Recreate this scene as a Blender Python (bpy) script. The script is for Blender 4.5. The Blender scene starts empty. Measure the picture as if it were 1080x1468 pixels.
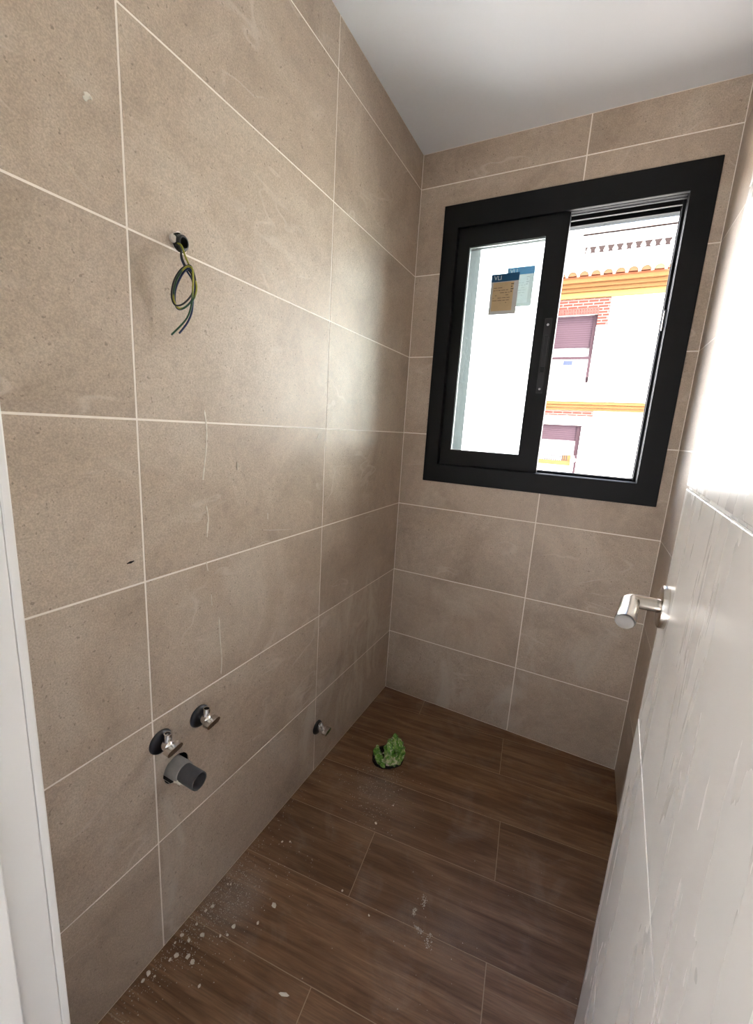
import bpy, bmesh, math, random
from mathutils import Vector, Matrix
from mathutils.geometry import tessellate_polygon
from mathutils import noise as mnoise

random.seed(7)
scn = bpy.context.scene
COL = scn.collection

# ------------------------------------------------------------------ camera
CAM = Vector((0.7485, -1.7156, 1.2584))
RV = Vector((0.88711663, 0.45752593, 0.06077916))
UV = Vector((-0.14320207, 0.1476582, 0.97861648))
WV = Vector((-0.43876788, 0.87685066, -0.1965087))
FPX = 596.78
cam_data = bpy.data.cameras.new('camera')
cam = bpy.data.objects.new('camera', cam_data)
COL.objects.link(cam)
M = Matrix((RV, UV, -WV)).transposed().to_4x4()
M.translation = CAM
cam.matrix_world = M
cam_data.sensor_fit = 'HORIZONTAL'
cam_data.sensor_width = 36.0
cam_data.lens = FPX / 1080.0 * 36.0
cam_data.clip_start = 0.01
cam_data.clip_end = 200.0
scn.camera = cam

# ------------------------------------------------------------------ light
SKY_STRENGTH = 0.26
SUN_STRENGTH = 13
EXPOSURE = 3.22
HALL_LIGHT_OPENING = (-4.0, 0.9, -2.95, 2.1)     # y0, z0, y1, z1 of the opening added in the hall's left wall for daylight
world = bpy.data.worlds.new('world')
scn.world = world
world.use_nodes = True
wn = world.node_tree.nodes
wl = world.node_tree.links
wn.clear()
wo = wn.new('ShaderNodeOutputWorld')
wb = wn.new('ShaderNodeBackground')
sky = wn.new('ShaderNodeTexSky')
sky.sky_type = 'NISHITA'
sky.sun_disc = False
sky.sun_elevation = math.radians(52)
sky.sun_rotation = math.radians(160)
sky.dust_density = 3.0
sky.ozone_density = 1.0
hsv = wn.new('ShaderNodeHueSaturation')
hsv.inputs['Saturation'].default_value = 0.9
wl.new(sky.outputs[0], hsv.inputs['Color'])
wl.new(hsv.outputs[0], wb.inputs['Color'])
wb.inputs['Strength'].default_value = SKY_STRENGTH
wl.new(wb.outputs[0], wo.inputs['Surface'])

sun_data = bpy.data.lights.new('sun', 'SUN')
sun_data.energy = SUN_STRENGTH
sun_data.angle = math.radians(0.6)
sun_data.color = (1.0, 0.985, 0.975)
sun = bpy.data.objects.new('sun', sun_data)
COL.objects.link(sun)
sd = Vector((0.75, 0.38, -0.95)).normalized()
sun.rotation_euler = sd.to_track_quat('-Z', 'Y').to_euler()
sun.location = (2, -6, 8)

vs = scn.view_settings
vs.view_transform = 'Standard'
vs.look = 'None'
vs.gamma = 1.0
vs.use_curve_mapping = False
vs.exposure = EXPOSURE


# ------------------------------------------------------------------ helpers
def pix(u, v, axis, val):
    """a pixel of the photograph carried on to the plane axis=val"""
    d = RV * ((u - 540) / FPX) - UV * ((v - 734) / FPX) + WV
    t = (val - CAM[axis]) / d[axis]
    return CAM + d * t


def srgb(r, g, b):
    def f(c):
        c /= 255.0
        return c / 12.92 if c <= 0.04045 else ((c + 0.055) / 1.055) ** 2.4
    return (f(r), f(g), f(b), 1.0)


class MB:
    def __init__(s):
        s.v = []
        s.f = []

    def add(s, vs_, fs):
        n = len(s.v)
        s.v += [Vector(p) for p in vs_]
        s.f += [tuple(i + n for i in q) for q in fs]
        return s

    def box(s, a, b):
        x0, y0, z0 = a
        x1, y1, z1 = b
        return s.add([(x0, y0, z0), (x1, y0, z0), (x1, y1, z0), (x0, y1, z0),
                      (x0, y0, z1), (x1, y0, z1), (x1, y1, z1), (x0, y1, z1)],
                     [(0, 3, 2, 1), (4, 5, 6, 7), (0, 1, 5, 4), (1, 2, 6, 5), (2, 3, 7, 6), (3, 0, 4, 7)])

    def prism(s, loops, mp, h0, h1):
        """2D loops (first outer, the rest holes) extruded from h0 to h1; mp(u,v,h)->3D"""
        flat = [p for l in loops for p in l]
        tris = tessellate_polygon([[Vector((p[0], p[1], 0)) for p in l] for l in loops])
        n = len(flat)
        vs_ = [mp(p[0], p[1], h0) for p in flat] + [mp(p[0], p[1], h1) for p in flat]
        fs = [tuple(t) for t in tris] + [tuple(i + n for i in reversed(t)) for t in tris]
        o = 0
        for l in loops:
            m = len(l)
            for i in range(m):
                j = (i + 1) % m
                fs.append((o + i, o + j, o + j + n, o + i + n))
            o += m
        return s.add(vs_, fs)

    def tube(s, pts, rad, seg=10, caps=True, closed=False):
        pts = [Vector(p) for p in pts]
        n = len(pts)
        rads = rad if isinstance(rad, (list, tuple)) else [rad] * n
        tang = []
        for i in range(n):
            a = pts[max(0, i - 1)]
            b = pts[min(n - 1, i + 1)]
            tang.append((b - a).normalized())
        t0 = tang[0]
        up = Vector((0, 0, 1)) if abs(t0.z) < 0.9 else Vector((1, 0, 0))
        nr = t0.cross(up).normalized()
        rings = []
        for i in range(n):
            t = tang[i]
            nr = (nr - t * nr.dot(t)).normalized()
            bn = t.cross(nr)
            r = rads[i]
            rr = r if isinstance(r, (list, tuple)) else (r, r)
            rings.append([pts[i] + nr * math.cos(2 * math.pi * k / seg) * rr[0] + bn * math.sin(2 * math.pi * k / seg) * rr[1] for k in range(seg)])
        vs_ = [p for r in rings for p in r]
        fs = []
        for i in range(n - 1):
            for k in range(seg):
                k2 = (k + 1) % seg
                fs.append((i * seg + k, i * seg + k2, (i + 1) * seg + k2, (i + 1) * seg + k))
        if caps:
            fs.append(tuple(reversed(range(seg))))
            fs.append(tuple((n - 1) * seg + k for k in range(seg)))
        return s.add(vs_, fs)

    def lathe(s, prof, origin, axis, seg=32, ref=None):
        """prof: (radius, height along axis)"""
        ax = Vector(axis).normalized()
        ref = Vector(ref) if ref else (Vector((0, 0, 1)) if abs(ax.z) < 0.9 else Vector((1, 0, 0)))
        a = (ref - ax * ref.dot(ax)).normalized()
        b = ax.cross(a)
        o = Vector(origin)
        vs_ = []
        for r, h in prof:
            for k in range(seg):
                t = 2 * math.pi * k / seg
                vs_.append(o + ax * h + a * (r * math.cos(t)) + b * (r * math.sin(t)))
        fs = []
        for i in range(len(prof) - 1):
            for k in range(seg):
                k2 = (k + 1) % seg
                fs.append((i * seg + k, i * seg + k2, (i + 1) * seg + k2, (i + 1) * seg + k))
        return s.add(vs_, fs)

    def mesh(s, name, mat=None, smooth=None):
        me = bpy.data.meshes.new(name)
        me.from_pydata([tuple(p) for p in s.v], [], s.f)
        bm = bmesh.new()
        bm.from_mesh(me)
        bmesh.ops.recalc_face_normals(bm, faces=bm.faces)
        bm.to_mesh(me)
        bm.free()
        if mat:
            me.materials.append(mat)
        if smooth:
            for p in me.polygons:
                p.use_smooth = True
            me.set_sharp_from_angle(angle=math.radians(smooth))
        me.update()
        return me

    def build(s, name, mat, parent=None, smooth=None, bevel=0, loc=None):
        me = s.mesh(name, mat, smooth)
        return place(name, me, parent, loc, bevel)


def place(name, me, parent=None, loc=None, bevel=0, rotz=0):
    o = bpy.data.objects.new(name, me)
    COL.objects.link(o)
    if loc is not None:
        o.location = loc
    if rotz:
        o.rotation_euler = (0, 0, rotz)
    if parent:
        o.parent = parent
    if bevel:
        m = o.modifiers.new('bevel', 'BEVEL')
        m.width = bevel
        m.segments = 2
        m.limit_method = 'ANGLE'
    return o


def empty(name, loc=(0, 0, 0)):
    o = bpy.data.objects.new(name, None)
    COL.objects.link(o)
    o.location = loc
    o.empty_display_size = 0.05
    return o


def tag(o, label=None, cat=None, group=None, kind=None):
    if label:
        o['label'] = label
    if cat:
        o['category'] = cat
    if group:
        o['group'] = group
    if kind:
        o['kind'] = kind
    return o


def spline(pts, n=8):
    pts = [Vector(p) for p in pts]
    out = []
    for i in range(len(pts) - 1):
        p0 = pts[max(0, i - 1)]
        p1 = pts[i]
        p2 = pts[i + 1]
        p3 = pts[min(len(pts) - 1, i + 2)]
        for k in range(n):
            t = k / n
            out.append(0.5 * ((2 * p1) + (p2 - p0) * t + (2 * p0 - 5 * p1 + 4 * p2 - p3) * t * t + (3 * p1 - p0 - 3 * p2 + p3) * t ** 3))
    out.append(pts[-1])
    return out


# ------------------------------------------------------------------ materials
class NT:
    def __init__(s, name):
        s.m = bpy.data.materials.new(name)
        s.m.use_nodes = True
        s.n = s.m.node_tree.nodes
        s.l = s.m.node_tree.links
        s.b = s.n['Principled BSDF']
        s.o = s.n['Material Output']

    def node(s, t, **kw):
        nd = s.n.new(t)
        for k, v in kw.items():
            if hasattr(nd, k):
                setattr(nd, k, v)
        return nd

    def link(s, a, b):
        s.l.new(a, b)

    def math(s, op, a, b=None, clamp=False):
        nd = s.n.new('ShaderNodeMath')
        nd.operation = op
        nd.use_clamp = clamp
        for i, q in enumerate((a, b)):
            if q is None:
                continue
            if isinstance(q, (int, float)):
                nd.inputs[i].default_value = q
            else:
                s.l.new(q, nd.inputs[i])
        return nd.outputs[0]

    def noise(s, vec, scale, detail=4, rough=0.55, dist=0.0):
        nd = s.n.new('ShaderNodeTexNoise')
        nd.inputs['Scale'].default_value = scale
        nd.inputs['Detail'].default_value = detail
        nd.inputs['Roughness'].default_value = rough
        nd.inputs['Distortion'].default_value = dist
        if vec is not None:
            s.l.new(vec, nd.inputs['Vector'])
        return nd.outputs['Fac']

    def rng(s, val, a, b, c=0.0, d=1.0, smooth=True):
        nd = s.n.new('ShaderNodeMapRange')
        nd.interpolation_type = 'SMOOTHSTEP' if smooth else 'LINEAR'
        s.l.new(val, nd.inputs[0])
        for i, q in enumerate((a, b, c, d)):
            nd.inputs[i + 1].default_value = q
        return nd.outputs[0]

    def ramp(s, val, stops):
        nd = s.n.new('ShaderNodeValToRGB')
        cr = nd.color_ramp
        while len(cr.elements) < len(stops):
            cr.elements.new(0.5)
        for e, (p, c) in zip(cr.elements, stops):
            e.position = p
            e.color = c
        s.l.new(val, nd.inputs[0])
        return nd.outputs[0]

    def mix(s, fac, a, b, mode='MIX'):
        nd = s.n.new('ShaderNodeMix')
        nd.data_type = 'RGBA'
        nd.blend_type = mode
        if isinstance(fac, (int, float)):
            nd.inputs[0].default_value = fac
        else:
            s.l.new(fac, nd.inputs[0])
        for i, q in ((6, a), (7, b)):
            if isinstance(q, tuple):
                nd.inputs[i].default_value = q
            else:
                s.l.new(q, nd.inputs[i])
        return nd.outputs[2]

    def vmap(s, vec, scale=(1, 1, 1), loc=(0, 0, 0), rot=(0, 0, 0)):
        nd = s.n.new('ShaderNodeMapping')
        nd.inputs['Scale'].default_value = scale
        nd.inputs['Location'].default_value = loc
        nd.inputs['Rotation'].default_value = rot
        s.l.new(vec, nd.inputs['Vector'])
        return nd.outputs[0]

    def pos(s):
        return s.n.new('ShaderNodeNewGeometry').outputs['Position']

    def obj(s):
        return s.n.new('ShaderNodeTexCoord').outputs['Object']

    def shifted(s, vec, amt=37.0):
        oi = s.n.new('ShaderNodeObjectInfo')
        sc = s.n.new('ShaderNodeVectorMath')
        sc.operation = 'SCALE'
        sc.inputs[0].default_value = (1.0, 0.71, 0.43)
        s.l.new(s.math('MULTIPLY', oi.outputs['Random'], amt), sc.inputs['Scale'])
        ad = s.n.new('ShaderNodeVectorMath')
        ad.operation = 'ADD'
        s.l.new(vec, ad.inputs[0])
        s.l.new(sc.outputs[0], ad.inputs[1])
        return ad.outputs[0], oi.outputs['Random']

    def bump(s, h, strength=0.2, dist=0.002):
        nd = s.n.new('ShaderNodeBump')
        nd.inputs['Strength'].default_value = strength
        nd.inputs['Distance'].default_value = dist
        s.l.new(h, nd.inputs['Height'])
        s.l.new(nd.outputs[0], s.b.inputs['Normal'])

    def col(s, c):
        if isinstance(c, tuple):
            s.b.inputs['Base Color'].default_value = c
        else:
            s.l.new(c, s.b.inputs['Base Color'])
        return s

    def set(s, **kw):
        names = dict(rough='Roughness', metal='Metallic', spec='Specular IOR Level', coat='Coat Weight', coatr='Coat Roughness',
                     trans='Transmission Weight', sss='Subsurface Weight')
        for k, v in kw.items():
            if isinstance(v, (int, float)):
                s.b.inputs[names[k]].default_value = v
            else:
                s.l.new(v, s.b.inputs[names[k]])
        return s


def plain(name, c, rough=0.5, metal=0.0, var=0.06, scale=30.0, bump=0.0, coat=0.0, spec=0.5):
    t = NT(name)
    p = t.obj()
    n = t.noise(p, scale, 4)
    d = tuple(max(0, x * (1 - var * 2.2)) for x in c[:3]) + (1,)
    e = tuple(min(1, x * (1 + var * 2.2)) for x in c[:3]) + (1,)
    t.col(t.mix(n, d, e)).set(rough=rough, metal=metal, coat=coat, spec=spec)
    if bump:
        t.bump(n, bump, 0.002)
    return t.m


def stone_tile():
    t = NT('stone_look_tile')
    pw = t.pos()
    p, rnd = t.shifted(pw)
    cloud = t.noise(p, 3.4, 6, 0.62, 0.8)
    fine = t.noise(p, 330, 3, 0.75)
    mid = t.noise(p, 60, 5, 0.75)
    base = t.ramp(cloud, [(0.26, srgb(166, 147, 128)), (0.50, srgb(188, 169, 149)), (0.74, srgb(204, 188, 169))])
    sp = t.rng(fine, 0.30, 0.72, 0.80, 1.14)
    sp2 = t.rng(mid, 0.25, 0.75, 0.90, 1.07)
    bright = t.math('MULTIPLY', t.math('MULTIPLY', sp, sp2), t.math('ADD', t.math('MULTIPLY', rnd, 0.06), 0.97))
    cmb = t.node('ShaderNodeCombineColor')
    for i in range(3):
        t.link(bright, cmb.inputs[i])
    c = t.mix(1.0, base, cmb.outputs[0], 'MULTIPLY')
    # thin pale veins
    vn = t.noise(t.vmap(p, (1.0, 1.0, 2.0), rot=(0.5, 0.4, 0.0)), 2.6, 3, 0.55, 0.35)
    vein = t.rng(t.math('ABSOLUTE', t.math('SUBTRACT', vn, 0.5)), 0.0, 0.016, 1.0, 0.0)
    veinm = t.math('MULTIPLY', vein, t.rng(t.noise(p, 5.5, 2), 0.48, 0.66, 0.0, 0.34))
    c = t.mix(veinm, c, srgb(222, 210, 196))
    # dark pits
    pit = t.rng(t.noise(p, 120, 2, 0.5), 0.66, 0.73, 0.0, 0.5)
    c = t.mix(pit, c, srgb(96, 82, 70))
    # dried cement haze low on the walls
    sep = t.node('ShaderNodeSeparateXYZ')
    t.link(pw, sep.inputs[0])
    low = t.rng(sep.outputs[2], 0.15, 0.95, 1.0, 0.0)
    hz = t.rng(t.noise(t.vmap(pw, (1.0, 1.0, 0.55)), 5.5, 5, 0.6, 0.5), 0.54, 0.70, 0.0, 0.55)
    haze = t.math('MULTIPLY', low, hz)
    c = t.mix(haze, c, srgb(206, 198, 184))
    # wiped cement film on the last tiles of the left wall, next to the window corner
    film = t.math('MULTIPLY', t.math('MULTIPLY', t.rng(sep.outputs[1], -0.56, -0.38, 0.0, 1.0), t.rng(sep.outputs[1], -0.20, -0.04, 1.0, 0.0)),
                  t.math('MULTIPLY', t.rng(sep.outputs[2], 0.02, 0.12, 0.0, 1.0), t.rng(sep.outputs[2], 0.55, 0.75, 1.0, 0.0)))
    film = t.math('MULTIPLY', film, t.math('LESS_THAN', sep.outputs[0], 0.1))
    fz = t.rng(t.noise(t.vmap(pw, (1.0, 3.0, 0.9), rot=(0.35, 0.0, 0.0)), 5.0, 5, 0.65, 0.7), 0.44, 0.66, 0.0, 0.6)
    c = t.mix(t.math('MULTIPLY', film, fz), c, srgb(214, 206, 190))
    t.col(c)
    t.set(rough=t.rng(mid, 0.2, 0.8, 0.40, 0.52), spec=0.5)
    t.bump(t.math('ADD', fine, t.math('MULTIPLY', mid, 1.5)), 0.10, 0.0012)
    return t.m


def wood_tile():
    t = NT('wood_look_floor_tile')
    po, rnd = t.shifted(t.obj(), 23.0)
    pw = t.pos()
    g = t.noise(t.vmap(po, (1.1, 13, 1)), 2.6, 7, 0.62, 0.7)
    g2 = t.noise(t.vmap(po, (3.0, 75, 1)), 4.0, 4, 0.6, 0.2)
    cl = t.noise(t.vmap(po, (1.3, 4.0, 1)), 2.2, 3, 0.5, 0.4)
    c = t.ramp(t.math('ADD', t.math('MULTIPLY', g, 0.75), t.math('MULTIPLY', cl, 0.3)),
               [(0.30, srgb(82, 54, 33)), (0.46, srgb(114, 81, 55)), (0.58, srgb(136, 102, 74)), (0.74, srgb(158, 126, 96))])
    k = t.math('MULTIPLY', t.rng(g2, 0.25, 0.75, 0.74, 1.16), t.math('ADD', t.math('MULTIPLY', rnd, 0.26), 0.86))
    cmb = t.node('ShaderNodeCombineColor')
    for i in range(3):
        t.link(k, cmb.inputs[i])
    c = t.mix(1.0, c, cmb.outputs[0], 'MULTIPLY')
    # plaster dust lying about, in patches
    dn = t.noise(pw, 7.0, 5, 0.65, 0.6)
    dust = t.rng(dn, 0.50, 0.74, 0.0, 0.22)
    tot = dust
    for (cx, cy, r, a) in ((0.05, -1.06, 0.13, 0.55), (0.24, -0.56, 0.12, 0.42), (0.30, -0.62, 0.2, 0.2), (0.62, -0.86, 0.12, 0.2)):
        dd = t.node('ShaderNodeVectorMath')
        dd.operation = 'DISTANCE'
        t.link(pw, dd.inputs[0])
        dd.inputs[1].default_value = (cx, cy, 0)
        mk = t.math('MULTIPLY', t.rng(dd.outputs['Value'], r * 0.15, r, a, 0.0), t.rng(dn, 0.30, 0.62, 0.3, 1.0))
        tot = t.math('MAXIMUM', tot, mk)
    fine = t.rng(t.noise(pw, 420, 2, 0.7), 0.35, 0.7, 0.55, 1.15)
    c = t.mix(t.math('MULTIPLY', tot, fine, True), c, srgb(178, 168, 156))
    t.col(c)
    t.set(rough=t.rng(g, 0.2, 0.8, 0.50, 0.38), spec=0.45)
    t.bump(t.math('ADD', g2, g), 0.12, 0.001)
    return t.m


def door_lacquer():
    t = NT('satin_white_lacquer')
    p = t.obj()
    st = t.noise(t.vmap(p, (6, 9, 0.9)), 2.0, 5, 0.6, 1.0)
    cl = t.noise(p, 3.0, 3)
    dirt = t.math('MULTIPLY', t.rng(st, 0.58, 0.82, 0.0, 0.10), t.rng(cl, 0.42, 0.66, 0.0, 1.0))
    t.col(t.mix(dirt, srgb(212, 205, 197), srgb(168, 158, 150)))
    t.set(rough=t.rng(st, 0.3, 0.75, 0.26, 0.30), spec=0.3)
    t.bump(t.noise(t.vmap(p, (1.0, 1.0, 2.2)), 5.0, 2), 0.05, 0.004)
    return t.m


def stucco(name, c, rough=0.9, sc=220, st=0.6):
    t = NT(name)
    p = t.pos()
    n = t.noise(p, sc, 4, 0.7)
    n2 = t.noise(p, 1.5, 3)
    d = tuple(x * 0.82 for x in c[:3]) + (1,)
    a = t.mix(t.rng(n, 0.3, 0.7), d, c)
    t.col(t.mix(t.rng(n2, 0.3, 0.7, 0.0, 0.12), a, d)).set(rough=rough, spec=0.08)
    t.bump(n, st, 0.003)
    return t.m


def clear_glass():
    t = NT('window_glass')
    t.n.remove(t.b)
    tr = t.node('ShaderNodeBsdfTransparent')
    tr.inputs['Color'].default_value = (0.93, 0.96, 0.95, 1)
    gl = t.node('ShaderNodeBsdfGlossy')
    gl.inputs['Roughness'].default_value = 0.02
    fr = t.node('ShaderNodeFresnel')
    fr.inputs['IOR'].default_value = 1.45
    mx = t.node('ShaderNodeMixShader')
    t.link(fr.outputs[0], mx.inputs[0])
    t.link(tr.outputs[0], mx.inputs[1])
    t.link(gl.outputs[0], mx.inputs[2])
    t.link(mx.outputs[0], t.o.inputs['Surface'])
    return t.m


def paper(name, c):
    t = NT(name)
    n = t.noise(t.obj(), 60, 3)
    cc = t.mix(t.rng(n, 0.3, 0.7, 0.0, 0.15), c, tuple(x * 0.7 for x in c[:3]) + (1,))
    t.col(cc).set(rough=0.7, spec=0.2)
    tl = t.node('ShaderNodeBsdfTranslucent')
    t.link(cc, tl.inputs['Color'])
    mx = t.node('ShaderNodeMixShader')
    mx.inputs[0].default_value = 0.10
    t.link(t.b.outputs[0], mx.inputs[1])
    t.link(tl.outputs[0], mx.inputs[2])
    t.link(mx.outputs[0], t.o.inputs['Surface'])
    return t.m


def brick_mat():
    t = NT('red_brick_facing')
    br = t.node('ShaderNodeTexBrick')
    p = t.pos()
    sw = t.node('ShaderNodeSeparateXYZ')
    t.link(p, sw.inputs[0])
    cb = t.node('ShaderNodeCombineXYZ')
    t.link(sw.outputs[0], cb.inputs[0])
    t.link(sw.outputs[2], cb.inputs[1])
    t.link(cb.outputs[0], br.inputs['Vector'])
    br.inputs['Scale'].default_value = 1.0
    br.inputs['Brick Width'].default_value = 0.24
    br.inputs['Row Height'].default_value = 0.07
    br.inputs['Mortar Size'].default_value = 0.012
    br.inputs['Color1'].default_value = srgb(80, 40, 33)
    br.inputs['Color2'].default_value = srgb(90, 46, 38)
    br.inputs['Mortar'].default_value = srgb(106, 88, 83)
    t.col(br.outputs['Color']).set(rough=0.9, spec=0.1)
    return t.m


def shutter_mat():
    t = NT('roller_shutter_slats')
    p = t.pos()
    sw = t.node('ShaderNodeSeparateXYZ')
    t.link(p, sw.inputs[0])
    w = t.math('FRACT', t.math('MULTIPLY', sw.outputs[2], 1 / 0.055))
    g = t.rng(w, 0.78, 0.98, 0.0, 1.0)
    t.col(t.mix(g, srgb(56, 43, 48), srgb(76, 62, 69))).set(rough=0.7, spec=0.08)
    t.bump(g, 0.5, 0.006)
    return t.m


M_TILE = stone_tile()
M_WOOD = wood_tile()
M_DOOR = door_lacquer()
M_TRIM = plain('white_trim_lacquer', srgb(236, 231, 224), 0.3, var=0.012, scale=9)
M_GROUT = plain('cream_grout', srgb(246, 236, 226), 0.85, var=0.05, scale=60)
M_FGROUT = plain('floor_grout', srgb(170, 146, 121), 0.9, var=0.08, scale=60)
M_CEIL = plain('ceiling_paint', srgb(228, 229, 231), 0.75, var=0.012, scale=6, bump=0.05)
M_WHITE = plain('white_wall_paint', srgb(230, 230, 231), 0.8, var=0.01, scale=8)
M_FRAME = plain('anthracite_aluminium', srgb(6, 7, 10), 0.55, 0.0, var=0.06, scale=120, spec=0.25)
M_FRAMEB = plain('black_rubber_track', srgb(12, 12, 13), 0.6, var=0.05)
M_ALU = plain('bare_aluminium', srgb(190, 190, 192), 0.32, 1.0, var=0.04)
M_BLACKP = plain('black_plastic', srgb(14, 14, 16), 0.38, var=0.05)
M_GLASS = clear_glass()
M_CHROME = plain('chrome', srgb(225, 222, 218), 0.12, 1.0, var=0.02)
M_STEEL = plain('satin_steel', srgb(200, 196, 190), 0.22, 1.0, var=0.03)
M_REFLECT = plain('dark_reflection_grey', srgb(104, 97, 90), 0.45, var=0.05)
M_NICKEL = plain('brushed_nickel', srgb(186, 178, 168), 0.26, 1.0, var=0.04)
M_NAVY = plain('dark_navy_plastic', srgb(8, 11, 22), 0.28, var=0.06)
M_PVC = plain('dark_grey_pvc', srgb(70, 70, 72), 0.5, var=0.18, scale=45, bump=0.1)
M_PVCL = plain('cement_smeared_pvc', srgb(150, 146, 140), 0.7, var=0.12, scale=60, bump=0.2)
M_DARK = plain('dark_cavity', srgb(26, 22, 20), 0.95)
M_PLASTER = plain('white_plaster', srgb(222, 214, 200), 0.9, var=0.06, scale=200)
M_DUST = plain('plaster_crumbs', srgb(200, 192, 178), 0.95, var=0.06, scale=200)
M_WBLUE = plain('blue_cable_sheath', srgb(20, 40, 80), 0.4, var=0.04)
M_WBLACK = plain('black_cable_sheath', srgb(24, 22, 24), 0.4, var=0.04)
M_STUC = stucco('grey_stucco', srgb(66, 69, 70), sc=150, st=1.0)
M_STUCW = stucco('white_stucco', srgb(235, 235, 234), sc=60, st=0.15)
M_FACADE = stucco('cream_facade', srgb(240, 236, 224), sc=60, st=0.15)
M_OCHRE = stucco('ochre_moulding', srgb(108, 76, 47), sc=60, st=0.1)
M_OCHREL = stucco('pale_ochre_moulding', srgb(120, 99, 60), sc=60, st=0.1)
M_TERRA = plain('terracotta', srgb(104, 62, 42), 0.85, var=0.10, scale=6, spec=0.1)
M_BRICK = brick_mat()
M_SHUT = shutter_mat()
M_MAROON = plain('maroon_frame_paint', srgb(50, 36, 40), 0.6, var=0.04, spec=0.1)
M_BALW = stucco('white_balustrade', srgb(238, 234, 226), sc=80, st=0.1)
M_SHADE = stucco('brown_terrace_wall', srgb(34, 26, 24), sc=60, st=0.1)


def striped_wire():
    t = NT('green_yellow_cable_sheath')
    p = t.obj()
    n = t.noise(t.vmap(p, (1, 1, 1)), 14, 1)
    t.col(t.mix(t.rng(n, 0.46, 0.52), srgb(28, 72, 46), srgb(150, 146, 46))).set(rough=0.4)
    return t.m


M_WGREEN = striped_wire()


def bag_mat():
    t = NT('green_printed_plastic')
    p = t.obj()
    n = t.noise(p, 30, 4, 0.6, 1.5)
    n2 = t.noise(p, 80, 3, 0.6, 0.6)
    c = t.ramp(n, [(0.30, srgb(40, 92, 26)), (0.47, srgb(92, 152, 50)), (0.57, srgb(150, 186, 100)), (0.64, srgb(226, 224, 190))])
    c = t.mix(t.rng(n2, 0.56, 0.66, 0.0, 0.85), c, srgb(224, 224, 196))
    t.col(c).set(rough=0.30, spec=0.5)
    t.bump(n2, 0.6, 0.004)
    return t.m


M_BAG = bag_mat()
M_BOUNCE = plain('pale_bounce_floor', srgb(222, 221, 220), 0.8, var=0.03, scale=4)  # hall floor made pale to bounce sunlight towards the bathroom

# ------------------------------------------------------------------ room numbers
XR = 1.0064          # right wall
YF = -1.5345         # inner face of the doorway wall
YFO = -1.6445        # hall face of the doorway wall
ZC = 2.3143          # ceiling
H = [0.0, 0.3030, 0.6180, 0.9330, 1.2480, 1.5630, 1.8780, 2.1930, ZC]
JT = 0.0040          # joint width
TP = 0.0006          # tile face above the grout

# openings
WX0, WX1, WZ0, WZ1 = 0.135, 0.948, 1.076, 2.090      # rough opening behind the window casing
DX0, DX1, DZ1 = 0.262, 0.858, 2.012                 # clear doorway


def rect(u0, v0, u1, v1):
    return [(u0, v0), (u1, v0), (u1, v1), (u0, v1)]


def circ(u, v, r, n=20, jit=0.0, seed=1):
    rr = random.Random(seed)
    return [(u + math.cos(2 * math.pi * k / n) * r * (1 + rr.uniform(-jit, jit)), v + math.sin(2 * math.pi * k / n) * r * (1 + rr.uniform(-jit, jit))) for k in range(n)]


def clip(poly, a, b, c):
    """keep a*u+b*v<=c"""
    out = []
    for i in range(len(poly)):
        p = poly[i]
        q = poly[(i + 1) % len(poly)]
        dp = a * p[0] + b * p[1] - c
        dq = a * q[0] + b * q[1] - c
        if dp <= 0:
            out.append(p)
        if (dp < 0 < dq) or (dq < 0 < dp):
            t = dp / (dp - dq)
            out.append((p[0] + (q[0] - p[0]) * t, p[1] + (q[1] - p[1]) * t))
    return out


MP_LEFT = lambda u, v, h: (h, u, v)          # h = distance out of the wall
MP_BACK = lambda u, v, h: (u, -h, v)
MP_RIGHT = lambda u, v, h: (XR - h, u, v)
MP_FRONT = lambda u, v, h: (u, YF + h, v)

WIRE = (-1.1200, 1.5795)
PIPE = (-1.1700, 0.4620)

# walls: the grout bed, tiles stand proud of it
w = MB()
w.prism([rect(YFO + 0.02, -0.1, 0.25, ZC + 0.12), circ(WIRE[0], WIRE[1], 0.017, 16), circ(PIPE[0], PIPE[1], 0.0345, 20)], MP_LEFT, -TP, -0.07)
w.box((-0.16, YFO + 0.02, -0.1), (-0.07, 0.25, ZC + 0.12))
wall_left = tag(w.build('wall_left', M_GROUT), 'left bathroom wall of large beige stone look tiles', kind='structure')

w = MB()
w.prism([rect(-0.16, -0.1, XR + 0.16, ZC + 0.12), rect(WX0, WZ0, WX1, WZ1)], MP_BACK, -TP, -0.10)
wall_back = tag(w.build('wall_back', M_GROUT), 'beige tiled wall around the dark sliding window', kind='structure')
w = MB()
w.prism([rect(-0.8, -0.6, XR + 0.8, ZC + 0.6), rect(0.195, 1.085, 0.935, 2.072)], MP_BACK, -0.1002, -0.25)
tag(w.build('wall_outside', M_STUC, smooth=None), 'rough grey stucco outer wall around the window reveal', kind='structure')

w = MB()
w.box((XR + TP, YFO + 0.02, -0.1), (XR + 0.16, 0.25, ZC + 0.12))
wall_right = tag(w.build('wall_right', M_GROUT), 'beige tiled wall behind the open door', kind='structure')

w = MB()
w.prism([[(-0.16, -0.1), (DX0 - 0.03, -0.1), (DX0 - 0.03, DZ1 + 0.03), (DX1 + 0.03, DZ1 + 0.03), (DX1 + 0.03, -0.1), (XR + 0.16, -0.1), (XR + 0.16, ZC + 0.12), (-0.16, ZC + 0.12)]],
        lambda u, v, h: (u, h, v), YF, YFO)
wall_front = tag(w.build('wall_front', M_WHITE), 'white wall with the doorway', kind='structure')

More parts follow.
